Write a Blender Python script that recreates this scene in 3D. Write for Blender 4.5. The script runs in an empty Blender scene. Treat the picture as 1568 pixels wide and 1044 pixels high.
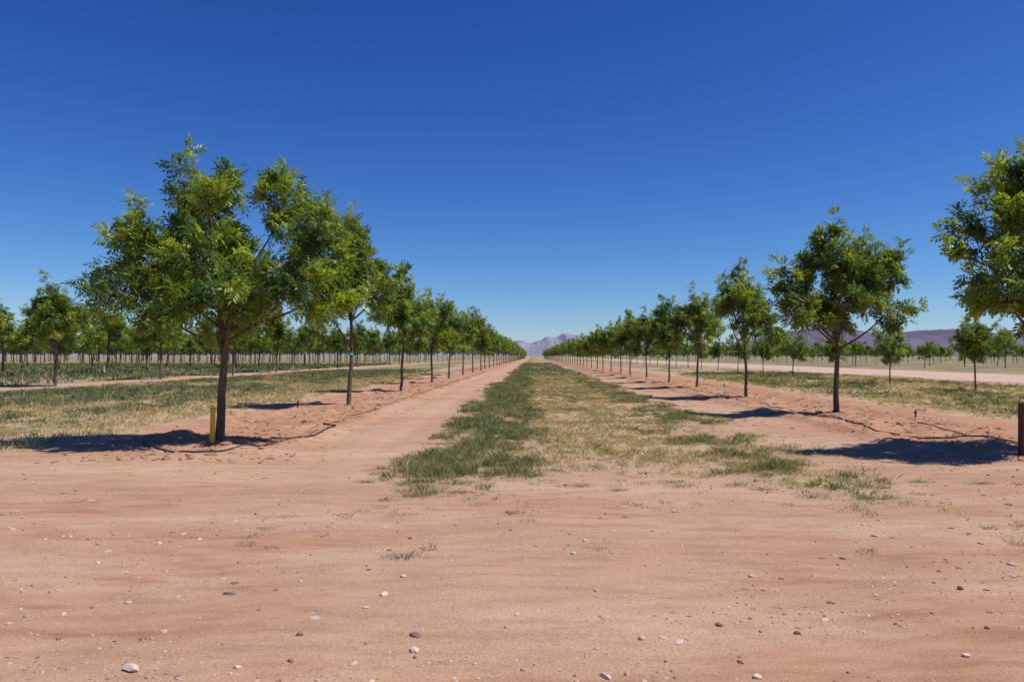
import bpy, math, random
import numpy as np
random.seed(7)
scene = bpy.context.scene
F = 1176.0; CH = 1.8
def P(px, py):
    d = F*CH/(py-545.0)
    return ((px-815)/F*d, d)

# ---------------------------------------------------------------- noise
_T = np.random.default_rng(3).random((256, 256))
def vnoise(x, y):
    x = np.asarray(x, float); y = np.asarray(y, float)
    xi = np.floor(x).astype(int); yi = np.floor(y).astype(int)
    fx = x-xi; fy = y-yi
    fx = fx*fx*(3-2*fx); fy = fy*fy*(3-2*fy)
    a = _T[xi & 255, yi & 255]; b = _T[(xi+1) & 255, yi & 255]
    c = _T[xi & 255, (yi+1) & 255]; d = _T[(xi+1) & 255, (yi+1) & 255]
    return (a*(1-fx)+b*fx)*(1-fy)+(c*(1-fx)+d*fx)*fy
def fbm(x, y):
    return 0.5*vnoise(x, y)+0.28*vnoise(x*2.1+17, y*2.1+5)+0.22*vnoise(x*4.3+31, y*4.3+9)
def ss(a, b, x):
    t = np.clip((x-a)/(b-a), 0, 1); return t*t*(3-2*t)
def band(x, a, b, s=0.5):
    return ss(a-s, a+s, x)*(1-ss(b-s, b+s, x))

def height(x, y):
    x = np.asarray(x, float); y = np.asarray(y, float)
    near = 1-ss(60, 120, np.hypot(x, y))
    h = (fbm(x/3.0, y/3.0)-0.5)*0.10*near
    h = h+(vnoise(x/0.6, y/0.6)-0.5)*0.018*near
    berm = np.exp(-((x+6.4)/1.6)**2)+np.exp(-((x-9.1)/1.6)**2)
    h = h+berm*ss(12, 15, y)*near*0.06
    h = h+near*ss(12, 15, y)*berm*(fbm(x/0.7+9, y/0.9)-0.5)*0.26
    # low irrigation ridges either side of the tree rows
    rid = sum(np.exp(-((x-c)/.22)**2) for c in (-8.0, -4.9, 7.5, 10.9))
    h = h+near*ss(13, 16, y)*rid*(.05+.07*vnoise(x/.4, y/.7+40))
    tr = (np.exp(-((x+3.0)/.22)**2)+np.exp(-((x+4.3)/.22)**2)+np.exp(-((x-5.8)/.22)**2))*ss(12, 18, y)
    h = h-0.03*tr*near
    return h

def zones(x, y):
    """dry grass, green weeds, red disturbed soil"""
    x = np.asarray(x, float); y = np.asarray(y, float)
    n = fbm(x/1.6, y/2.6); n2 = fbm(x/0.7+40, y/1.0+20); n3 = fbm(x/5+7, y/9+3)
    w = (n-0.5)*2.0
    xx = x+w
    yf = 11.2-1.3*np.exp(-((x+1.6)/0.8)**2)-2.2*ss(2.2, 4.3, x)+(n2-0.5)*3.4
    front = ss(-1.0, 2.2, y-yf)
    c_all = band(xx, -2.0, 4.9, 0.8)*front
    g = band(xx, -2.1, -0.1, 0.45)*ss(0.34, 0.60, n2+0.08)*ss(-0.5, 1.2, y-yf)
    g = np.maximum(g, band(xx, 3.0, 4.9, 0.5)*ss(0.40, 0.62, n2)*front*0.7)
    g = np.maximum(g, band(xx, 0.0, 3.0, 0.4)*ss(0.56, 0.70, n)*front*0.4)
    far = ss(35, 90, y)
    g = np.maximum(g, band(xx, -2.0, 4.6, 0.5)*far*(0.3+0.4*ss(.4, .6, n3)))
    d = c_all*(0.38+0.62*ss(0.36, 0.58, n2))
    fl = ss(13.0, 15.0, y+w*0.6)
    la = band(x+w*0.8, -25.5, -9.6, 0.7)*fl
    d = np.maximum(d, la*(0.6+0.4*ss(.35, .6, n2)))
    g = np.maximum(g, band(x+w*1.2, -25, -12.8, 1.8)*fl*ss(0.34, 0.53, n3*0.45+n*0.3+n2*.25))
    ra = band(x+w*0.8, 13.2, 30, 0.7)*ss(10, 14, y+w)
    d = np.maximum(d, ra*(0.5+0.5*ss(.35, .6, n2)))
    g = np.maximum(g, band(x+w, 14.5, 29, 1.2)*ss(11, 15, y)*ss(0.38, 0.56, n3*0.5+n*0.5)*0.8)
    ff = np.maximum(1-ss(-31, -29.5, x+w*0.5), ss(47, 49, x+w*0.5))*ss(14, 20, y)
    strip = 0.5+0.5*np.cos((x+42)/12*2*math.pi)
    ff = ff*(1-0.7*ss(0.90, 0.99, strip)*ss(.3, .5, n)*(x < 0))
    d = np.maximum(d, ff*0.9)
    g = np.maximum(g, ff*(0.5+0.5*ss(0.36, 0.6, n3)))
    red = np.maximum(band(x+w*0.6, -8.8, -4.6, 0.7), band(x+w*0.6, 6.8, 12.8, 0.8))*ss(12.5, 16, y+w)
    red = red*(0.6+0.4*ss(.35, .6, n2))
    tr = (np.exp(-((x+3.0)/.28)**2)+np.exp(-((x+4.3)/.28)**2)+np.exp(-((x-5.8)/.28)**2))*ss(12, 18, y)
    red = red*(1-.6*np.clip(tr, 0, 1))
    red = np.maximum(red, .55*ss(.58, .72, fbm(x/2.4+3, y/1.3+88))*(y < 13))
    return np.clip(d, 0, 1), np.clip(g, 0, 1), np.clip(red, 0, 1)

# ---------------------------------------------------------------- helpers
def link(o):
    scene.collection.objects.link(o); return o
def mesh_np(name, V, faces_flat, nper, mats, matidx=None, col=None, smooth=False):
    V = np.asarray(V, np.float32)
    me = bpy.data.meshes.new(name)
    me.vertices.add(len(V)); me.vertices.foreach_set("co", V.ravel())
    faces_flat = np.asarray(faces_flat, np.int32).ravel()
    nf = len(faces_flat)//nper; tot = np.full(nf, nper, np.int32)
    st = np.concatenate([[0], np.cumsum(tot)[:-1]]).astype(np.int32)
    me.loops.add(len(faces_flat)); me.loops.foreach_set("vertex_index", faces_flat)
    me.polygons.add(nf)
    me.polygons.foreach_set("loop_start", st); me.polygons.foreach_set("loop_total", tot)
    for m in mats: me.materials.append(m)
    if matidx is not None: me.polygons.foreach_set("material_index", np.asarray(matidx, np.int32))
    me.polygons.foreach_set("use_smooth", np.full(nf, smooth, bool) if np.isscalar(smooth) else np.asarray(smooth, bool))
    if col is not None:
        a = me.color_attributes.new("Col", 'FLOAT_COLOR', 'POINT')
        c = np.ones((len(V), 4), np.float32); c[:, :3] = col
        a.data.foreach_set("color", c.ravel())
    me.update(calc_edges=True)
    return me

class NT:
    def __init__(s, name):
        s.m = bpy.data.materials.new(name); s.m.use_nodes = True
        s.t = s.m.node_tree; s.t.nodes.clear()
        s.out = s.n('ShaderNodeOutputMaterial')
    def n(s, typ, **k):
        nd = s.t.nodes.new(typ)
        for a, b in k.items(): setattr(nd, a, b)
        return nd
    def l(s, a, b): s.t.links.new(a, b)
    def noise(s, vec, scale, detail=4, rough=0.6):
        nd = s.n('ShaderNodeTexNoise'); nd.inputs['Scale'].default_value = scale
        nd.inputs['Detail'].default_value = detail; nd.inputs['Roughness'].default_value = rough
        s.l(vec, nd.inputs['Vector']); return nd.outputs['Fac']
    def ramp(s, f, stops):
        r = s.n('ShaderNodeValToRGB'); s.l(f, r.inputs[0])
        e = r.color_ramp.elements
        while len(e) < len(stops): e.new(0.5)
        for q, (p, c) in zip(e, stops):
            q.position = p; q.color = (*c, 1) if len(c) == 3 else c
        return r.outputs[0]
    def mix(s, f, a, b, mode='MIX'):
        m = s.n('ShaderNodeMix', data_type='RGBA', blend_type=mode)
        for v, i in ((f, 0), (a, 6), (b, 7)):
            if isinstance(v, (int, float)): m.inputs[i].default_value = v
            elif isinstance(v, tuple): m.inputs[i].default_value = (*v, 1)
            else: s.l(v, m.inputs[i])
        return m.outputs[2]
    def math(s, op, a, b=0.0):
        m = s.n('ShaderNodeMath', operation=op)
        for v, i in ((a, 0), (b, 1)):
            if isinstance(v, (int, float)): m.inputs[i].default_value = v
            else: s.l(v, m.inputs[i])
        return m.outputs[0]
    def bsdf(s, col, rough=0.9, spec=0.2, bump=None, bs=0.5, bd=0.02):
        b = s.n('ShaderNodeBsdfPrincipled')
        if isinstance(col, tuple): b.inputs['Base Color'].default_value = (*col, 1)
        else: s.l(col, b.inputs['Base Color'])
        b.inputs['Roughness'].default_value = rough
        b.inputs['Specular IOR Level'].default_value = spec
        if bump is not None:
            u = s.n('ShaderNodeBump'); u.inputs['Strength'].default_value = bs; u.inputs['Distance'].default_value = bd
            s.l(bump, u.inputs['Height']); s.l(u.outputs[0], b.inputs['Normal'])
        return b.outputs[0]
    def done(s, sh): s.l(sh, s.out.inputs[0]); return s.m

def simple(name, c1, c2, scale=20, rough=0.8, spec=0.2, stretch=(1, 1, 1), bs=0.4, bd=0.01):
    t = NT(name); tc = t.n('ShaderNodeTexCoord'); mp = t.n('ShaderNodeMapping')
    mp.inputs['Scale'].default_value = stretch; t.l(tc.outputs['Object'], mp.inputs[0])
    f = t.noise(mp.outputs[0], scale)
    return t.done(t.bsdf(t.ramp(f, [(0.3, c1), (0.7, c2)]), rough, spec, f, bs, bd))

# ---------------------------------------------------------------- materials
def mat_ground():
    t = NT("dirt_ground_mat"); tc = t.n('ShaderNodeTexCoord'); v = tc.outputs['Object']
    mp = t.n('ShaderNodeMapping'); mp.inputs['Scale'].default_value = (0.28, 1.0, 1); mp.inputs['Rotation'].default_value = (0, 0, math.radians(-5)); t.l(v, mp.inputs[0])
    big = t.noise(mp.outputs[0], 0.55, 5, 0.6)
    mid = t.noise(mp.outputs[0], 5.0, 6, 0.65)
    fine = t.noise(v, 45, 4, 0.7)
    dirt = t.ramp(big, [(0.3, (0.42, 0.238, 0.148)), (0.5, (0.50, 0.304, 0.196)), (0.72, (0.56, 0.375, 0.258))])
    dirt = t.mix(0.7, dirt, t.ramp(mid, [(0.25, (0.66, 0.62, 0.59)), (0.5, (1, 1, 1)), (0.75, (1.18, 1.20, 1.22))]), 'MULTIPLY')
    dirt = t.mix(0.75, dirt, t.ramp(fine, [(0.3, (0.70, 0.68, 0.66)), (0.5, (1, 1, 1)), (0.72, (1.22, 1.23, 1.25))]), 'MULTIPLY')
    mp2 = t.n('ShaderNodeMapping'); mp2.inputs['Scale'].default_value = (0.7, 1, 1); t.l(v, mp2.inputs[0])
    peb = None
    for scl, th, rr in ((26, .88, .28), (13, .92, .2)):
        vo = t.n('ShaderNodeTexVoronoi'); vo.inputs['Scale'].default_value = scl; t.l(mp2.outputs[0], vo.inputs['Vector'])
        sep = t.n('ShaderNodeSeparateColor'); t.l(vo.outputs['Color'], sep.inputs[0])
        sel = t.math('GREATER_THAN', sep.outputs[0], th)
        dot = t.math('LESS_THAN', vo.outputs['Distance'], rr)
        pb = t.math('MULTIPLY', sel, dot)
        pc = t.ramp(sep.outputs[1], [(0.2, (0.30, 0.20, 0.15)), (0.45, (0.56, 0.42, 0.32)), (0.9, (0.66, 0.56, 0.47))])
        dirt = t.mix(t.math('MULTIPLY', pb, 0.5), dirt, pc)
        peb = pb if peb is None else t.math('MAXIMUM', peb, pb)
    at = t.n('ShaderNodeAttribute', attribute_name='Col')
    sc = t.n('ShaderNodeSeparateColor'); t.l(at.outputs['Color'], sc.inputs[0])
    red = t.ramp(mid, [(0.3, (0.28, 0.122, 0.060)), (0.5, (0.43, 0.218, 0.120)), (0.75, (0.55, 0.335, 0.205))])
    c = t.mix(t.math('MULTIPLY', sc.outputs[2], 0.85), dirt, red)
    dn = t.noise(v, 14, 5, 0.7)
    dry = t.ramp(dn, [(0.3, (0.27, 0.205, 0.11)), (0.5, (0.45, 0.36, 0.21)), (0.72, (0.56, 0.47, 0.30))])
    fac = t.math('MULTIPLY', sc.outputs[0], t.ramp(dn, [(0.35, (0.45,)*3), (0.6, (1,)*3)]))
    c = t.mix(t.math('MULTIPLY', fac, 0.92), c, dry)
    grn = t.ramp(t.noise(v, 9, 5, 0.7), [(0.3, (0.08, 0.10, 0.042)), (0.5, (0.145, 0.155, 0.068)), (0.75, (0.28, 0.24, 0.13))])
    c = t.mix(t.math('MULTIPLY', sc.outputs[1], 0.85), c, grn)
    h = t.math('ADD', t.math('MULTIPLY', fine, 0.5), t.math('ADD', mid, t.math('MULTIPLY', peb, 0.35)))
    return t.done(t.bsdf(c, 0.95, 0.1, h, 0.8, 0.034))

def mat_attr(name, transl=0.3, rough=0.5, spec=0.3):
    t = NT(name); at = t.n('ShaderNodeAttribute', attribute_name='Col')
    oi = t.n('ShaderNodeObjectInfo')
    hs = t.n('ShaderNodeHueSaturation')
    t.l(at.outputs['Color'], hs.inputs['Color'])
    mr = t.n('ShaderNodeMapRange'); mr.inputs[3].default_value = 0.85; mr.inputs[4].default_value = 1.15
    t.l(oi.outputs['Random'], mr.inputs[0]); t.l(mr.outputs[0], hs.inputs['Value'])
    col = hs.outputs[0]
    b = t.bsdf(col, rough, spec)
    if transl > 0:
        tr = t.n('ShaderNodeBsdfTranslucent')
        c2 = t.mix(1.0, col, (1.6, 1.6, 0.6), 'MULTIPLY'); t.l(c2, tr.inputs[0])
        mx = t.n('ShaderNodeMixShader'); mx.inputs[0].default_value = transl
        t.l(b, mx.inputs[1]); t.l(tr.outputs[0], mx.inputs[2]); b = mx.outputs[0]
    return t.done(b)

M_ground = mat_ground()
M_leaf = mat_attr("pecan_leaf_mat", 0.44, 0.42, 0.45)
M_grass = mat_attr("grass_blade_mat", 0.25, 0.7, 0.15)
M_stone = mat_attr("stone_mat", 0.0, 0.9, 0.15)
M_bark = simple("bark_mat", (0.06, 0.044, 0.034), (0.19, 0.145, 0.115), 18, 0.95, 0.1, (1, 1, 0.25), 0.8, 0.02)
M_road = simple("pale_dirt_road_mat", (0.48, 0.34, 0.24), (0.60, 0.44, 0.33), 1.2, 0.95, 0.1, (1, 0.2, 1))
M_yellow = simple("yellow_plastic_mat", (0.62, 0.40, 0.015), (0.75, 0.50, 0.03), 12, 0.5, 0.4, bs=0.05)
M_hose = simple("black_poly_mat", (0.02, 0.019, 0.02), (0.11, 0.085, 0.075), 7, 0.7, 0.2, bs=0.05)
M_wood = simple("weathered_wood_mat", (0.09, 0.04, 0.028), (0.19, 0.09, 0.06), 16, 0.9, 0.1, (1, 1, 0.15))
M_white = simple("white_plastic_mat", (0.5, 0.48, 0.45), (0.75, 0.73, 0.7), 10, 0.5, 0.3, bs=0.05)
M_teal = simple("teal_tape_mat", (0.02, 0.35, 0.33), (0.05, 0.48, 0.42), 10, 0.5, 0.3, bs=0.05)

# ---------------------------------------------------------------- ground
def grow(a, b, s0, k):
    r = [a]; s = s0
    while r[-1] < b: s *= k; r.append(r[-1]+s)
    return np.array(r)
xp = np.concatenate([np.arange(0, 16, 0.14), grow(16, 9000, 0.14, 1.045)])
xs = np.concatenate([-xp[:0:-1], xp])
yp = np.concatenate([np.arange(-1, 34, 0.14), grow(34, 9000, 0.14, 1.035)])
ys = np.concatenate([-grow(1, 300, 0.4, 1.25)[::-1], yp[yp > -1+1e-6]])
X, Y = np.meshgrid(xs, ys)
Z = height(X, Y)
d, g, r = zones(X, Y)
nx, ny = len(xs), len(ys)
i = (np.arange(ny-1)[:, None]*nx+np.arange(nx-1)[None, :]).ravel()
Fg = np.stack([i, i+1, i+nx+1, i+nx], 1)
me = mesh_np("ground", np.stack([X.ravel(), Y.ravel(), Z.ravel()], 1), Fg, 4, [M_ground],
             col=np.stack([d.ravel(), g.ravel(), r.ravel()], 1), smooth=True)
link(bpy.data.objects.new("ground", me))

# side road
yy = np.concatenate([np.arange(-20, 200, 2.0), np.geomspace(200, 3000, 40)])
rows = []
for yv in yy:
    for k, u in enumerate(np.linspace(0, 1, 9)):
        e = (vnoise(yv/5, k*3.3)-0.5)*1.6 if k in (0, 8) else 0
        rows.append((31.5+14*u+e, yv, 0.02+float(height(31.5+14*u, yv))+0.05*math.sin(u*math.pi)))
n = 9; fi = [(a*n+b, a*n+b+1, (a+1)*n+b+1, (a+1)*n+b) for a in range(len(yy)-1) for b in range(n-1)]
link(bpy.data.objects.new("dirt_road", mesh_np("dirt_road", rows, fi, 4, [M_road], smooth=True)))

# ---------------------------------------------------------------- tubes
def tube(path, radii, sides=7):
    path = np.asarray(path, float); n = len(path)
    T = np.gradient(path, axis=0); T /= np.linalg.norm(T, axis=1)[:, None]+1e-9
    ref = np.array([0.31, 0.95, 0.05]); A = np.cross(T, ref); A /= np.linalg.norm(A, axis=1)[:, None]+1e-9
    B = np.cross(T, A); an = np.linspace(0, 2*math.pi, sides, endpoint=False)
    V = path[:, None]+np.asarray(radii)[:, None, None]*(A[:, None]*np.cos(an)[None, :, None]+B[:, None]*np.sin(an)[None, :, None])
    V = V.reshape(-1, 3); f = []
    for a in range(n-1):
        for b in range(sides):
            c = (b+1) % sides; f.append((a*sides+b, a*sides+c, (a+1)*sides+c, (a+1)*sides+b))
    f.append(((n-1)*sides, (n-1)*sides+1, (n-1)*sides+2, (n-1)*sides+3))
    return V, np.array(f)

def rotm(dirs, roll):
    dirs = dirs/(np.linalg.norm(dirs, axis=1)[:, None]+1e-9)
    up = np.tile([0, 0, 1.0], (len(dirs), 1)); s = np.cross(up, dirs)
    s /= np.linalg.norm(s, axis=1)[:, None]+1e-6; u = np.cross(dirs, s)
    c, sn = np.cos(roll)[:, None], np.sin(roll)[:, None]
    s2 = s*c+u*sn; u2 = -s*sn+u*c
    return np.stack([dirs, s2, u2], 2)

def leaf_template(pairs, L, ll, lw):
    V = []; f = []
    def leaflet(p, ang, ln, dz):
        dx, dy = math.cos(ang), math.sin(ang); px_, py_ = -dy, dx
        b = len(V)
        V.append((p[0], p[1], p[2]))
        V.append((p[0]+dx*ln*.5+px_*lw/2, p[1]+dy*ln*.5+py_*lw/2, p[2]+dz*.35+0.006))
        V.append((p[0]+dx*ln, p[1]+dy*ln, p[2]+dz))
        V.append((p[0]+dx*ln*.5-px_*lw/2, p[1]+dy*ln*.5-py_*lw/2, p[2]+dz*.35-0.004))
        f.append((b, b+1, b+2, b+3))
    for k in range(pairs):
        u = (k+1)/(pairs+1); p = (L*u, 0, -0.35*L*u*u)
        s = ll*(0.75+0.5*math.sin(u*2.6))
        leaflet(p, math.radians(66-u*15), s, -s*0.45); leaflet(p, -math.radians(62-u*15), s, -s*0.3)
    leaflet((L, 0, -0.35*L), 0, ll*1.0, -ll*0.5)
    return np.array(V), np.array(f)

def build_tree(name, blobs, fork=1.95, tr=0.095, nclump=150, per=34, tmpl=(3, 0.19, 0.098, 0.044), lean=(0.08, 0), seed=0, clr=0.22, tips=18):
    rg = np.random.default_rng(seed)
    blobs = np.array(blobs, float)
    Vs, Fs, mi, cols, off = [], [], [], [], 0
    def add(V, f, m, c):
        nonlocal off
        Vs.append(V); Fs.append(f+off); mi.append(np.full(len(f), m)); cols.append(np.tile(c, (len(V), 1)) if np.ndim(c) == 1 else c); off += len(V)
    zt = np.array([-0.15, 0, 0.08, 0.5, 1.0, 1.5, fork])
    w = rg.normal(0, 0.014, (7, 2)); w[:2] = 0
    path = np.stack([lean[0]*(zt/fork).clip(0)**1.5+w[:, 0], lean[1]*zt/fork+w[:, 1], zt], 1)
    V, f = tube(path, np.array([1.5, 1.3, 1.08, .95, 0.88, 0.82, 0.80])*tr, 10); add(V, f, 1, np.zeros(3))
    top = path[-1]
    ctr = blobs[:, :3]
    hi = ctr[np.argmax(ctr[:, 2])]
    tt = np.linspace(0, 1, 8)[:, None]
    def bez(a, b, c): return a*(1-tt)**2+2*b*tt*(1-tt)+c*tt**2
    V, f = tube(bez(top-[0, 0, .05], (top+hi)/2+rg.normal(0, .12, 3), hi), np.linspace(tr*.7, 0.015, 8), 7); add(V, f, 1, np.zeros(3))
    for b in ctr:
        st = top+np.array([0, 0, rg.uniform(-0.15, 0.1)])
        u = rg.uniform(0, 0.35); st = st*(1-u)+hi*u if b[2] > fork+1.2 else st
        mid = st*0.5+b*0.5; mid[2] -= 0.1*np.linalg.norm(b[:2]-st[:2]); mid[:2] += (b[:2]-st[:2])*0.15
        V, f = tube(bez(st, mid, b), np.linspace(tr*.48, 0.012, 8)*rg.uniform(.7, 1.05), 6); add(V, f, 1, np.zeros(3))
    vol = np.prod(blobs[:, 3:6], axis=1)**0.75; pr = vol/vol.sum()
    bi = rg.choice(len(blobs), nclump, p=pr)
    dr = rg.normal(0, 1, (nclump, 3)); dr /= np.linalg.norm(dr, axis=1)[:, None]
    rad = rg.uniform(0.25, 1.0, nclump)**0.5
    cp = blobs[bi, :3]+dr*rad[:, None]*blobs[bi, 3:6]
    for k in range(tips):
        j = rg.integers(len(blobs)); dv = rg.normal(0, 1, 3); dv[2] = abs(dv[2])*1.3+.3; dv /= np.linalg.norm(dv)
        bi[k] = j; dr[k] = dv; cp[k] = blobs[j, :3]+dv*blobs[j, 3:6]*1.15
    cmid = np.average(ctr, axis=0, weights=vol)
    LV, LF = leaf_template(*tmpl)
    allp, alld, allc = [], [], []
    for k in range(nclump):
        c = cp[k]; b = blobs[bi[k], :3]; tip = k < tips
        outw = (c-cmid); outw = outw/(np.linalg.norm(outw)+1e-6)
        sh = dr[k]*0.6+outw*0.5+np.array([0, 0, 1.0 if tip else 0.55]); sh /= np.linalg.norm(sh)
        Ls = rg.uniform(0.5, 0.85) if tip else rg.uniform(0.35, 0.75)
        a0 = c-sh*Ls*0.5; a1 = c+sh*Ls*0.5
        V, f = tube(np.stack([b+(a0-b)*0.15, (b+a0)/2+rg.normal(0, .05, 3), a0, (a0+a1)/2+rg.normal(0, .02, 3), a1]), [0.012, 0.01, 0.008, 0.006, 0.003], 4); add(V, f, 1, np.zeros(3))
        m = int(per*rg.uniform(0.5, 1.4)*(.6 if tip else 1))
        u = rg.beta(1.6, 1.1, m)*1.1
        cr = clr*(.6 if tip else 1)
        pos = a0+(a1-a0)*u[:, None]+rg.normal(0, 1, (m, 3))*cr*np.array([.55, .55, .42])*(1.1-u[:, None]*.6)
        dd = rg.normal(0, 1, (m, 3))+sh*0.7+np.array([0, 0, -0.1])
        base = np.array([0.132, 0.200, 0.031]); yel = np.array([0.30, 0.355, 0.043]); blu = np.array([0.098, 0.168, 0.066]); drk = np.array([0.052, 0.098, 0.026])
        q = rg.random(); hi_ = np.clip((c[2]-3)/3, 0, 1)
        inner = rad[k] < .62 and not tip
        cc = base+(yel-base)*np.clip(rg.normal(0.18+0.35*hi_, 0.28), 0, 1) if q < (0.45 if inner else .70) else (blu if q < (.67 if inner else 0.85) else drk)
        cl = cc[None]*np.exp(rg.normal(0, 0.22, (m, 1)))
        yl = rg.random(m) < 0.10; cl[yl] = yel*rg.uniform(.8, 1.2, (yl.sum(), 1))
        allp.append(pos); alld.append(dd); allc.append(cl)
    Pp = np.concatenate(allp); D = np.concatenate(alld); C = np.concatenate(allc)
    Mx = rotm(D, rg.normal(0, 0.9, len(Pp)))
    sc = rg.uniform(0.7, 1.2, len(Pp))
    W = Pp[:, None]+np.einsum('nij,vj->nvi', Mx, LV)*sc[:, None, None]
    nv = len(LV)
    f = (LF[None]+np.arange(len(Pp))[:, None, None]*nv).reshape(-1, 4)
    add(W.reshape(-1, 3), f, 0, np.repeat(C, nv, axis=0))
    mi_ = np.concatenate(mi)
    return mesh_np(name, np.concatenate(Vs), np.concatenate(Fs), 4, [M_leaf, M_bark], mi_, np.concatenate(cols), smooth=(mi_ == 1))

def rand_blobs(seed, top=6.0, rad=1.4, low=2.3):
    rg = np.random.default_rng(seed); B = []
    B.append((rg.normal(0, .25), rg.normal(0, .25), top-1.0, .45, .45, .9))
    n = 8; a0 = rg.uniform(0, 6)
    for k in range(n):
        a = a0+k*2.4; rr = rad*rg.uniform(.45, .78); z = low+0.65+(top-low-1.5)*rg.random()*0.85
        rr *= 1-0.45*max(0, (z-low)/(top-low)-.35)
        B.append((rr*math.cos(a), rr*math.sin(a), z, rg.uniform(.4, .65), rg.uniform(.4, .65), rg.uniform(.5, .85)))
    B.append((0, 0, (top+low)/2, rad*.5, rad*.5, .9))
    return B

hero = [(-.25, -.1, 5.1, .50, .5, .80), (-1.4, 0.2, 3.85, .68, .8, .80), (-1.45, -.3, 2.95, .8, .9, .42),
        (-.65, .7, 4.1, .6, .5, .75), (0, -.5, 3.5, .7, .7, .85), (1.22, .1, 4.65, .42, .5, .74), (1.95, -.2, 4.0, .52, .6, .80),
        (1.5, -.3, 3.0, .85, .7, .45), (2.25, .3, 3.2, .42, .5, .5), (.2, 1.0, 3.3, .6, .5, .7), (.65, -1.0, 3.1, .5, .4, .5),
        (-.2, -1.1, 2.75, .8, .5, .4), (.1, .2, 2.7, .9, .8, .4)]
right1 = [(-.1, 0, 4.75, .45, .5, .72), (1.45, .1, 4.2, .5, .5, .65), (-1.25, 0, 3.7, .5, .6, .65), (.4, -.6, 3.8, .55, .5, .6), (1.5, -.2, 3.1, .55, .5, .45),
          (-.8, .5, 4.1, .45, .4, .6), (-.95, -.4, 2.9, .6, .5, .42), (.3, .8, 3.2, .65, .5, .65), (.6, 0, 4.4, .35, .4, .55)]
edge = [(-1.25, 0, 3.5, .5, .6, .6), (-.95, -.2, 2.75, .55, .6, .4), (-.8, .1, 4.3, .42, .5, .65), (-.2, 0, 4.85, .45, .6, .75), (0, -.6, 3.6, .75, .6, .9),
        (.6, .6, 4.0, .7, .6, .9), (1.4, 0, 3.6, .7, .7, .8), (.9, -.5, 4.7, .5, .5, .8), (0, .8, 3.0, .8, .6, .5), (-.4, -.9, 2.9, .6, .5, .5)]
LODA = dict(nclump=122, per=27, tmpl=(3, 0.20, 0.115, 0.05))
LODC = dict(nclump=60, per=14, tmpl=(2, 0.28, 0.20, 0.095), tips=8)
meshes = {
 'hero': build_tree("pecan_hero", hero, nclump=235, per=33, seed=11, tr=0.088),
 'r1': build_tree("pecan_r1", right1, seed=12, tr=.082, fork=2.0, **{**LODA, 'nclump': 150, 'per': 27}),
 'r0': build_tree("pecan_r0", edge, seed=13, nclump=190, per=32),
 'l2': build_tree("pecan_l2", rand_blobs(33, 6.6, 1.5), seed=14, tr=.082, **LODA),
}
A = [build_tree("pecan_a%d" % k, rand_blobs(50+k, 6.0, 1.45), seed=60+k, tr=.072, **LODA) for k in range(5)]
Yg = [build_tree("pecan_y%d" % k, rand_blobs(70+k, 4.2, 1.1, 1.8), fork=1.6, tr=.05, seed=80+k, **{**LODA, 'nclump': 65, 'per': 26}) for k in range(2)]
Cc = [build_tree("pecan_c%d" % k, rand_blobs(90+k, 6.0, 1.6), seed=100+k, tr=.085, **LODC) for k in range(4)]

def tree(me, x, y, s=1.0, rot=None, coll=None, sz=None):
    o = bpy.data.objects.new("pecan_tree", me)
    o.location = (x, y, float(height(x, y))-0.02)
    o.scale = (s, s, sz or s*random.uniform(.95, 1.06))
    o.rotation_euler = (0, 0, random.uniform(0, 6.28) if rot is None else rot)
    (coll or scene.collection).objects.link(o); return o

tree(meshes['hero'], -6.38, 15.7, 1.0, 0, sz=1.0)
tree(meshes['l2'], -6.47, 27.1, 1.0, 0.3, sz=1.0)
for k in range(2, 12):
    tree(A[(k*3) % 5], -6.47+random.uniform(-.15, .15), 15.7+11.3*k, random.uniform(.98, 1.1))
tree(meshes['r0'], 9.5, 14.0, 1.0, 0, sz=1.0)
tree(meshes['r1'], 9.2, 23.3, 1.0, 0, sz=1.0)
for k in range(1, 12):
    tree(A[(k*2+1) % 5], 9.1+random.uniform(-.15, .15), 23.3+9.4*k, random.uniform(.86, .97))
for k in range(0, 9):
    tree(A[(k*2) % 5], -28+random.uniform(-.3, .3), 45.4+13*k, random.uniform(1.08, 1.2))
for k in range(0, 8):
    tree(Yg[k % 2], 23+random.uniform(-.2, .2), 39.8+9.2*k, random.uniform(.9, 1.08))
dc = bpy.data.collections.new("distant_orchard_collection")
for k in range(12, 60): tree(Cc[k % 4], -6.47, 15.7+11.3*k, random.uniform(.95, 1.1), coll=dc)
for k in range(12, 60): tree(Cc[k % 4], 9.1, 23.3+9.4*k, random.uniform(.88, 1.0), coll=dc)
for k in range(9, 40): tree(Cc[k % 4], -28, 45.4+13*k, random.uniform(.95, 1.1), coll=dc)
for k in range(8, 40): tree(Cc[k % 4], 23, 39.8+9.2*k, random.uniform(.65, .8), coll=dc)
for rr in range(13):
    x0 = -42-12*rr
    for k in range(32):
        y0 = 50+8.5*k+random.uniform(-1, 1)+rr*3
        if x0/y0 < -0.95: continue
        if random.random() < .05: continue
        tree(Cc[random.randrange(4)], x0+random.uniform(-.6, .6), y0, random.uniform(1.2, 1.5), coll=dc, sz=random.uniform(1.0, 1.25))
for rr in range(14):
    x0 = 56+14*rr
    for k in range(24):
        y0 = 110+11*k+rr*3
        if x0/y0 > 0.9: continue
        if random.random() < .12: continue
        tree(Cc[random.randrange(4)], x0+random.uniform(-.6, .6), y0, random.uniform(.65, .95), coll=dc)
e = bpy.data.objects.new("distant_orchard_trees", None); e.instance_type = 'COLLECTION'; e.instance_collection = dc; link(e)

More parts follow.
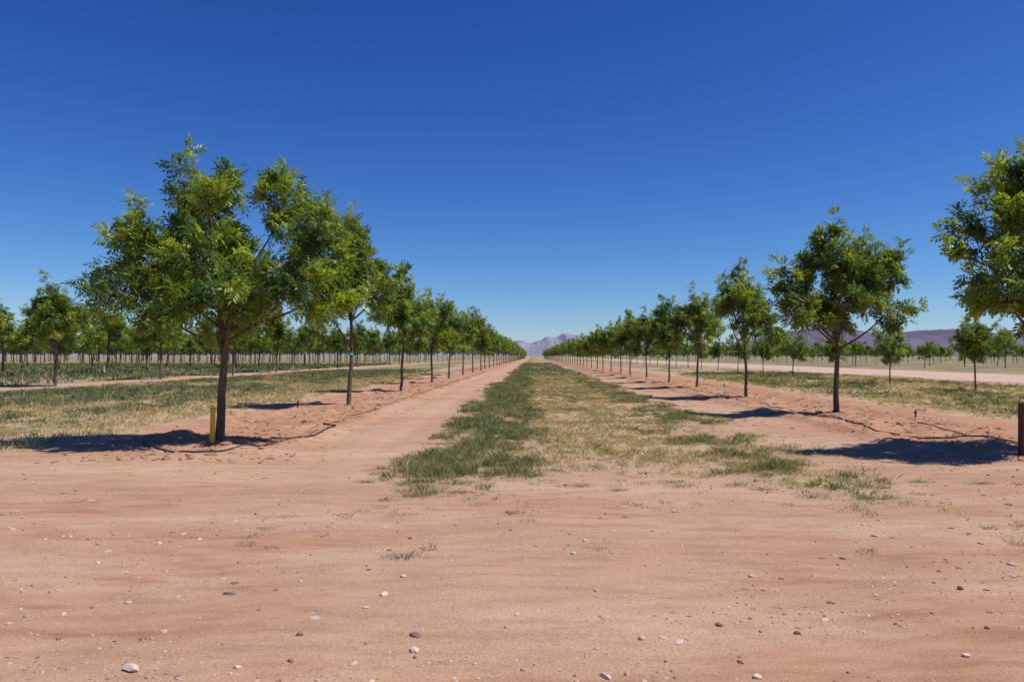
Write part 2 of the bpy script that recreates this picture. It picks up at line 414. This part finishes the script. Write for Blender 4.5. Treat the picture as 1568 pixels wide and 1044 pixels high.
# ---------------------------------------------------------------- grass
def scatter(name, N, xr, yr, maskfn, blades, h, lean, wid, colfn, seed, distw=True, power=1.6):
    rg = np.random.default_rng(seed)
    x = rg.uniform(*xr, N); u = rg.random(N)
    y = yr[0]+(yr[1]-yr[0])*u**power
    vis = (x/y > -0.78) & (x/y < 0.78)
    m = maskfn(x, y)
    k = vis & (rg.random(N) < m); x = x[k]; y = y[k]; m = m[k]; n = len(x)
    nb = blades
    dist = np.hypot(x, y)
    hh = h*np.clip(np.exp(rg.normal(0, .3, n)), .5, 1.5)*(0.55+0.9*fbm(x/1.1+3, y/1.1))*(.5+.55*m)
    ang = rg.uniform(0, 2*math.pi, (n, nb)); rb = rg.uniform(0, 1, (n, nb))**.6
    sp = np.maximum(1.0*hh, .10)[:, None]
    bx = x[:, None]+np.cos(ang)*rb*sp; by = y[:, None]+np.sin(ang)*rb*sp
    bz = height(bx, by)-0.01
    ln = lean*rg.uniform(.2, 1.5, (n, nb)); bh = hh[:, None]*rg.uniform(.25, 1.1, (n, nb))
    a3 = ang+rg.normal(0, 1.5, (n, nb))
    tx = bx+np.cos(a3)*bh*ln; ty = by+np.sin(a3)*bh*ln; tz = bz+bh
    a2 = rg.uniform(0, math.pi, (n, nb)); w = wid*(0.7+(dist/26.0 if distw else 0))[:, None]*rg.uniform(.6, 1.3, (n, nb))
    wx = np.cos(a2)*w; wy = np.sin(a2)*w
    mx_ = bx*.45+tx*.55-np.cos(a3)*bh*ln*.18; my_ = by*.45+ty*.55-np.sin(a3)*bh*ln*.18; mz_ = bz*.42+tz*.58
    V = np.stack([np.stack([bx-wx*.6, by-wy*.6, bz], -1), np.stack([bx+wx*.6, by+wy*.6, bz], -1), np.stack([mx_+wx, my_+wy, mz_], -1),
                  np.stack([tx, ty, tz], -1), np.stack([mx_-wx, my_-wy, mz_], -1)], 2).reshape(-1, 3)
    f = np.arange(len(V))
    c = colfn(rg, x, y, n)[:, None, :]*np.exp(rg.normal(0, .22, (n, nb, 1)))
    sw = rg.random((n, nb)) < .2
    c = np.where(sw[..., None], np.array([.42, .345, .19]), c)
    C = np.repeat(c.reshape(-1, 3), 5, axis=0)
    link(bpy.data.objects.new(name, mesh_np(name, V, f, 5, [M_grass], col=C)))
    print(name, n)

def cgreen(rg, x, y, n):
    a = np.array([.115, .17, .085]); b = np.array([.205, .225, .088]); c = np.array([.38, .31, .17])
    q = np.clip(rg.normal(.4, .35, n)+(fbm(x/.9, y/.9)-.5)*1.2, 0, 1)[:, None]; o = a+(b-a)*q
    k = rg.random(n) < .25; o[k] = c; return o
def cleft(rg, x, y, n):
    a = np.array([.08, .14, .072]); b = np.array([.17, .205, .09]); c = np.array([.34, .30, .17])
    q = np.clip(rg.normal(.4, .35, n)+(fbm(x/2.5, y/2.5)-.5)*1.6, 0, 1)[:, None]; o = a+(b-a)*q
    k = rg.random(n) < .2; o[k] = c; return o
def cdry(rg, x, y, n):
    a = np.array([.62, .50, .27]); b = np.array([.48, .38, .21]); c = np.array([.24, .23, .12])
    q = rg.random(n)[:, None]; o = a+(b-a)*q
    k = rg.random(n) < .13; o[k] = c; return o
Mg = lambda x, y: np.clip(zones(x, y)[1], 0, 1)
def Md(x, y):
    z = zones(x, y); return np.clip(z[0]*(1-.4*z[1]), 0, 1)
scatter("green_weeds", 13500, (-3, 6.8), (8.5, 60), Mg, 40, .14, .8, .0030, cgreen, 1)
scatter("green_weeds", 8000, (-3, 6.5), (55, 200), Mg, 12, .16, .6, .007, cgreen, 11, power=1.3)
scatter("dry_grass", 27000, (-3.2, 7.2), (8.5, 70), Md, 16, .09, 1.0, .0028, cdry, 2)
scatter("green_weeds", 19000, (-28, -9), (12, 95), Mg, 20, .17, .5, .006, cleft, 3, power=1.2)
scatter("dry_grass", 19000, (-28, -8.5), (12, 80), Md, 14, .13, .7, .0045, cdry, 4, power=1.2)
scatter("green_weeds", 10000, (12, 31), (12, 85), Mg, 18, .16, .5, .006, cgreen, 5, power=1.2)
scatter("dry_grass", 12000, (12, 31), (12, 70), Md, 12, .12, .7, .005, cdry, 6, power=1.2)
scatter("green_weeds", 18000, (-130, -29), (38, 170), Mg, 8, .33, .5, .01, cleft, 7, power=1.1)
def tuftmask(x, y): return np.full(len(x), .6)*(1-ss(5.5, 11, np.abs(x)))*ss(.48, .6, fbm(x/1.3+60, y/1.3))
scatter("sparse_weeds", 700, (-3, 12), (7.0, 13), tuftmask, 36, .05, 1.2, .003, lambda rg, x, y, n: np.tile([.29, .26, .15], (n, 1)), 8)
lt = [(620, 853), (1350, 765), (1245, 762), (1130, 745), (945, 752), (1170, 752), (887, 745), (650, 738), (625, 742), (635, 735), (668, 728), (1300, 752), (560, 737), (703, 752), (1040, 745), (1410, 740), (1500, 742), (585, 715), (765, 725), (785, 722), (740, 720), (755, 716), (775, 716)]
rg = np.random.default_rng(5)
VV = []
for (a, b) in lt:
    x0, y0 = P(a, b); s = rg.uniform(.09, .17)
    for q in range(150):
        an = rg.uniform(0, 6.28); r0 = rg.uniform(0, .9)*s; L = s*rg.uniform(.25, .75); x1 = x0+math.cos(an)*r0*1.6; y1 = y0+math.sin(an)*r0; z = float(height(x1, y1))
        w = .003; a2 = rg.uniform(0, 3.14); an += rg.normal(0, .8)
        VV += [(x1-w*math.cos(a2), y1-w*math.sin(a2), z-.01), (x1+w*math.cos(a2), y1+w*math.sin(a2), z-.01), (x1+math.cos(an)*L*.8, y1+math.sin(an)*L*.8, z+L*.6)]
link(bpy.data.objects.new("weed_tufts", mesh_np("weed_tufts", VV, np.arange(len(VV)), 3, [M_grass], col=np.tile([.15, .185, .11], (len(VV), 1))*np.exp(rg.normal(0, .3, (len(VV), 1))))))

# ---------------------------------------------------------------- stones
import bmesh
bm = bmesh.new(); bmesh.ops.create_icosphere(bm, subdivisions=2, radius=1)
iv = np.array([v.co[:] for v in bm.verts]); ifc = np.array([[v.index for v in f.verts] for f in bm.faces]); bm.free()
def stones(name, x, y, s, cols, rg, sink=.35):
    n = len(x)
    sc = s[:, None]*np.stack([rg.uniform(.8, 1.7, n), rg.uniform(.7, 1.1, n), rg.uniform(.4, .75, n)], 1)
    # chipped, angular outline: clip the sphere by a few random planes
    base = np.repeat(iv[None], n, 0)
    for _ in range(5):
        pn = rg.normal(0, 1, (n, 3)); pn /= np.linalg.norm(pn, axis=1)[:, None]
        dd = np.einsum('nvi,ni->nv', base, pn)-rg.uniform(.45, .85, n)[:, None]
        base = base-np.maximum(dd, 0)[..., None]*pn[:, None]
    Vt = base*(1+rg.normal(0, .05, (n, len(iv), 1)))*sc[:, None]
    a = rg.uniform(-1.2, 1.2, n); c, s_ = np.cos(a)[:, None], np.sin(a)[:, None]
    Vx = Vt[..., 0]*c-Vt[..., 1]*s_+x[:, None]; Vy = Vt[..., 0]*s_+Vt[..., 1]*c+y[:, None]
    Vz = Vt[..., 2]+height(x, y)[:, None]+sc[:, 2:3]*(1-2*sink)
    V = np.stack([Vx, Vy, Vz], -1).reshape(-1, 3)
    f = (ifc[None]+np.arange(n)[:, None, None]*len(iv)).reshape(-1, 3)
    link(bpy.data.objects.new(name, mesh_np(name, V, f, 3, [M_stone], col=np.repeat(cols, len(iv), axis=0))))
rg = np.random.default_rng(9)
n = 9000
y = 3.2+(14-3.2)*rg.random(n)**1.1; x = rg.uniform(-.75, .75, n)*y
k = rg.random(n) < ss(.32, .62, fbm(x/1.5+70, y/.8+11)); x = x[k]; y = y[k]; n = len(x)
s = np.clip(np.exp(rg.normal(math.log(.0078), .55, n)), .004, .036)
q = rg.random(n)[:, None]
c = np.where(q < .40, np.array([.60, .46, .36]), np.where(q < .84, np.array([.48, .32, .225]), np.array([.27, .17, .125])))*rg.uniform(.82, 1.12, (n, 1))
stones("gravel", x, y, s, c, rg, .45)
big = [(200, 1028, .045, 1), (634, 998, .032, 1), (1470, 897, .03, 0), (1100, 955, .028, 0), (1158, 1032, .03, 1), (363, 1028, .02, 1), (560, 931, .025, 1), (775, 963, .018, 1),
       (588, 912, .025, 1), (617, 884, .024, 1), (1150, 880, .022, 1), (927, 1035, .028, 1), (1263, 945, .022, 1), (982, 980, .025, 1), (1512, 957, .022, 0), (97, 935, .024, 1), (1290, 850, .02, 0),
       (1040, 982, .028, 1), (1480, 1000, .026, 1), (590, 808, .03, 1), (878, 852, .024, 1), (1340, 820, .026, 1), (460, 975, .022, 0), (1220, 965, .02, 0)]
bx = np.array([P(a, b)[0] for a, b, _, _ in big]); by = np.array([P(a, b)[1] for a, b, _, _ in big])
stones("stones", bx, by, np.array([k[2] for k in big])*1.0, np.array([[.58, .45, .37] if k[3] else [.17, .105, .08] for k in big]), rg, .32)
n = 5000
side = rg.random(n) < .5; x = np.where(side, rg.normal(-6.3, 1.1, n), rg.normal(9.4, 1.4, n)); y = 13+40*rg.random(n)**1.5
s = np.clip(np.exp(rg.normal(math.log(.022), .55, n)), .008, .10)
stones("dirt_clods", x, y, s, np.array([.43, .23, .135])*rg.uniform(.7, 1.2, (n, 1)), rg, .45)
# ---------------------------------------------------------------- hoses
def hose(pts, r=0.014):
    cu = bpy.data.curves.new("irrigation_hose", 'CURVE'); cu.dimensions = '3D'; cu.bevel_depth = r; cu.bevel_resolution = 2; cu.resolution_u = 8
    sp = cu.splines.new('NURBS'); sp.points.add(len(pts)-1); sp.order_u = 4; sp.use_endpoint_u = True
    for p, (a, b) in zip(sp.points, pts): p.co = (a, b, float(height(a, b))+r*1.2, 1)
    cu.materials.append(M_hose); link(bpy.data.objects.new("irrigation_hose", cu))
def dens(L, k=5):
    L = np.array(L); t = np.linspace(0, len(L)-1, (len(L)-1)*k+1)
    return [(float(np.interp(q, range(len(L)), L[:, 0])), float(np.interp(q, range(len(L)), L[:, 1]))) for q in t]
L = [P(*p) for p in [(205, 672), (232, 690), (262, 700), (300, 700), (345, 697), (385, 688), (410, 684), (445, 680), (475, 674), (505, 660), (516, 655), (495, 652)]]
hose(dens(L, 3), .016)
hose([(-5.3+.12*math.sin(k*.9), 19.5+k*.6) for k in range(110)], .012)
Rr = [P(*p) for p in [(1275, 640), (1300, 650), (1345, 663), (1400, 672), (1450, 676), (1490, 678), (1530, 684), (1600, 690)]]
hose(dens(Rr, 3), .015)
hose([(8.4+.12*math.sin(k*.9), 19+k*.6) for k in range(110)], .012)
hose(dens([P(*p) for p in [(1405, 655), (1460, 664), (1500, 672), (1568, 684), (1620, 690)]], 3), .013)

# ---------------------------------------------------------------- small objects
def cyl(name, segs, mats_idx, mats, x, y):
    sides = 14; V = []; f = []; mi = []
    for (r_, z_) in segs:
        for k in range(sides): a = 2*math.pi*k/sides; V.append((r_*math.cos(a), r_*math.sin(a), z_))
    for a in range(len(segs)-1):
        for b in range(sides):
            c = (b+1) % sides; f.append((a*sides+b, a*sides+c, (a+1)*sides+c, (a+1)*sides+b)); mi.append(mats_idx[a])
    me = mesh_np(name, V, f, 4, mats, mi)
    o = bpy.data.objects.new(name, me); o.location = (x, y, float(height(x, y))); return link(o)
x0, y0 = P(325, 685)
o = cyl("yellow_marker_post", [(.05, -.1), (.05, .02), (.052, .03), (.048, .05), (.048, .60), (.054, .605), (.054, .66), (.046, .685), (.02, .695), (.001, .697)], [0]*9, [M_yellow], x0, y0)
o.rotation_euler = (0, math.radians(1.5), 0)
x0, y0 = P(1564, 700)
o = cyl("wooden_post", [(.055, -.1), (.055, .1), (.052, .5), (.052, .88), (.047, .92), (.02, .935), (.001, .94)], [0]*6, [M_wood], x0, y0)
def stake(px, py, hgt):
    x, y = P(px, py)
    cyl("irrigation_riser", [(.012, -.05), (.012, hgt*.6), (.022, hgt*.62), (.022, hgt*.8), (.034, hgt*.82), (.034, hgt*.9), (.018, hgt*.92), (.018, hgt), (.001, hgt+.005)],
        [1, 0, 0, 0, 0, 0, 0, 0], [M_hose, M_white], x, y)
stake(456, 645, .55); stake(1402, 657, .42); stake(1109, 602, .5); stake(1223, 573, .6)
cyl("white_tree_guard", [(.16, -.05), (.16, .75), (.15, .76), (.14, .75), (.14, .1)], [0]*4, [M_white], *P(159, 572))
o = cyl("teal_ribbon", [(.083, 0), (.088, .01), (.088, .07), (.083, .08)], [0]*3, [M_teal], -6.41, 27.1); o.location.z += 1.8

# ---------------------------------------------------------------- mountains
def ridge(name, prof, dist, depth, haze_col, seed, jag):
    pxs = np.arange(prof[0][0], prof[-1][0], 1.2); hs = np.interp(pxs, [p[0] for p in prof], [p[1] for p in prof])
    nz = (fbm(pxs/14+seed*9, pxs*0+seed)-.5)*jag*2+(vnoise(pxs/4+seed, pxs*0+3)-.5)*jag*.3
    hs = np.maximum(hs+nz*np.clip(hs/6, 0, 1), 0)
    rows = 22; V = []
    for a in range(rows):
        u = a/(rows-1); s = math.sin(u*math.pi)**.8 if u < .5 else math.sin(u*math.pi)
        yv = dist-depth/2+depth*u
        ph = hs*dist/F*s*(0.85+.3*fbm(pxs/16+a*.15, np.full(len(pxs), a*.45+seed)) if abs(u-.5) > .03 else 1)
        V.append(np.stack([(pxs-815)/F*dist, np.full(len(pxs), yv), ph-1], 1))
    n = len(pxs); V = np.concatenate(V)
    i = (np.arange(rows-1)[:, None]*n+np.arange(n-1)[None]).ravel()
    t = NT(name+"_mat"); tc = t.n('ShaderNodeTexCoord')
    f = t.noise(tc.outputs['Object'], .003, 5, .55)
    m = t.done(t.bsdf(t.ramp(f, [(.3, tuple(k*.88 for k in haze_col)), (.7, tuple(k*1.1 for k in haze_col))]), 1, 0))  # aerial haze painted into the bluish base colour, no volume
    link(bpy.data.objects.new(name, mesh_np(name, V, np.stack([i, i+1, i+n+1, i+n], 1), 4, [m], smooth=True)))
ridge("mountain_range", [(740, 0), (770, 9), (795, 25), (812, 21), (826, 24), (838, 29), (850, 28), (862, 35), (874, 33), (886, 28), (905, 22), (960, 16), (1050, 12), (1120, 14)], 6000, 2600, (.24, .235, .31), 1, 2)
ridge("mountain_range", [(1080, 0), (1150, 22), (1190, 32), (1245, 44), (1290, 36), (1330, 30), (1380, 34), (1410, 40), (1450, 36), (1500, 32), (1560, 36), (1640, 40), (1760, 28), (1900, 14), (2100, 0)], 5200, 2600, (.15, .13, .19), 2, 2)
ridge("mountain_range", [(-500, 0), (-300, 14), (0, 10), (300, 12), (520, 8), (700, 6), (780, 0)], 6800, 2600, (.24, .24, .34), 4, 2)

# ---------------------------------------------------------------- light, sky
EL = 58.0
sd = np.array([math.cos(math.radians(EL))*math.cos(math.radians(-8)), math.cos(math.radians(EL))*math.sin(math.radians(-8)), math.sin(math.radians(EL))])
from mathutils import Vector
su = bpy.data.lights.new("sun", 'SUN'); su.energy = 4.7; su.angle = math.radians(.5); su.color = (1, .955, .88)
so = link(bpy.data.objects.new("sun", su)); so.rotation_euler = Vector(sd).to_track_quat('Z', 'Y').to_euler()
w = bpy.data.worlds.new("World"); scene.world = w; w.use_nodes = True
nt = w.node_tree; bg = nt.nodes['Background']
sk = nt.nodes.new('ShaderNodeTexSky'); sk.sky_type = 'NISHITA'; sk.sun_disc = False
sk.sun_elevation = math.radians(EL); sk.sun_rotation = math.radians(90+8)
sk.altitude = 1300; sk.air_density = 1.0; sk.dust_density = 0.3; sk.ozone_density = 3.0
sp = nt.nodes.new('ShaderNodeSeparateColor'); cb = nt.nodes.new('ShaderNodeCombineColor')
nt.links.new(sk.outputs[0], sp.inputs[0])
# deep desert blue: per-channel response curve on the sky radiance
for ch, (gm, scl) in enumerate(((1.72, 1.20), (1.44, 1.14), (1.05, 1.22))):
    a = nt.nodes.new('ShaderNodeMath'); a.operation = 'MULTIPLY'; a.inputs[1].default_value = .09
    b = nt.nodes.new('ShaderNodeMath'); b.operation = 'POWER'; b.inputs[1].default_value = gm
    c = nt.nodes.new('ShaderNodeMath'); c.operation = 'MULTIPLY'; c.inputs[1].default_value = scl*10
    nt.links.new(sp.outputs[ch], a.inputs[0]); nt.links.new(a.outputs[0], b.inputs[0]); nt.links.new(b.outputs[0], c.inputs[0]); nt.links.new(c.outputs[0], cb.inputs[ch])
nt.links.new(cb.outputs[0], bg.inputs[0]); bg.inputs[1].default_value = 0.1

# ---------------------------------------------------------------- camera
cam = bpy.data.cameras.new("camera"); co = link(bpy.data.objects.new("camera", cam)); scene.camera = co
cam.lens = 27; cam.sensor_width = 36; cam.clip_end = 30000; cam.clip_start = .1
cam.shift_x = -31/1568; cam.shift_y = 23/1568
co.location = (0, 0, CH)
co.rotation_euler = (math.radians(90), 0, 0)
scene.view_settings.view_transform = 'Standard'; scene.view_settings.look = 'None'; scene.view_settings.exposure = 0
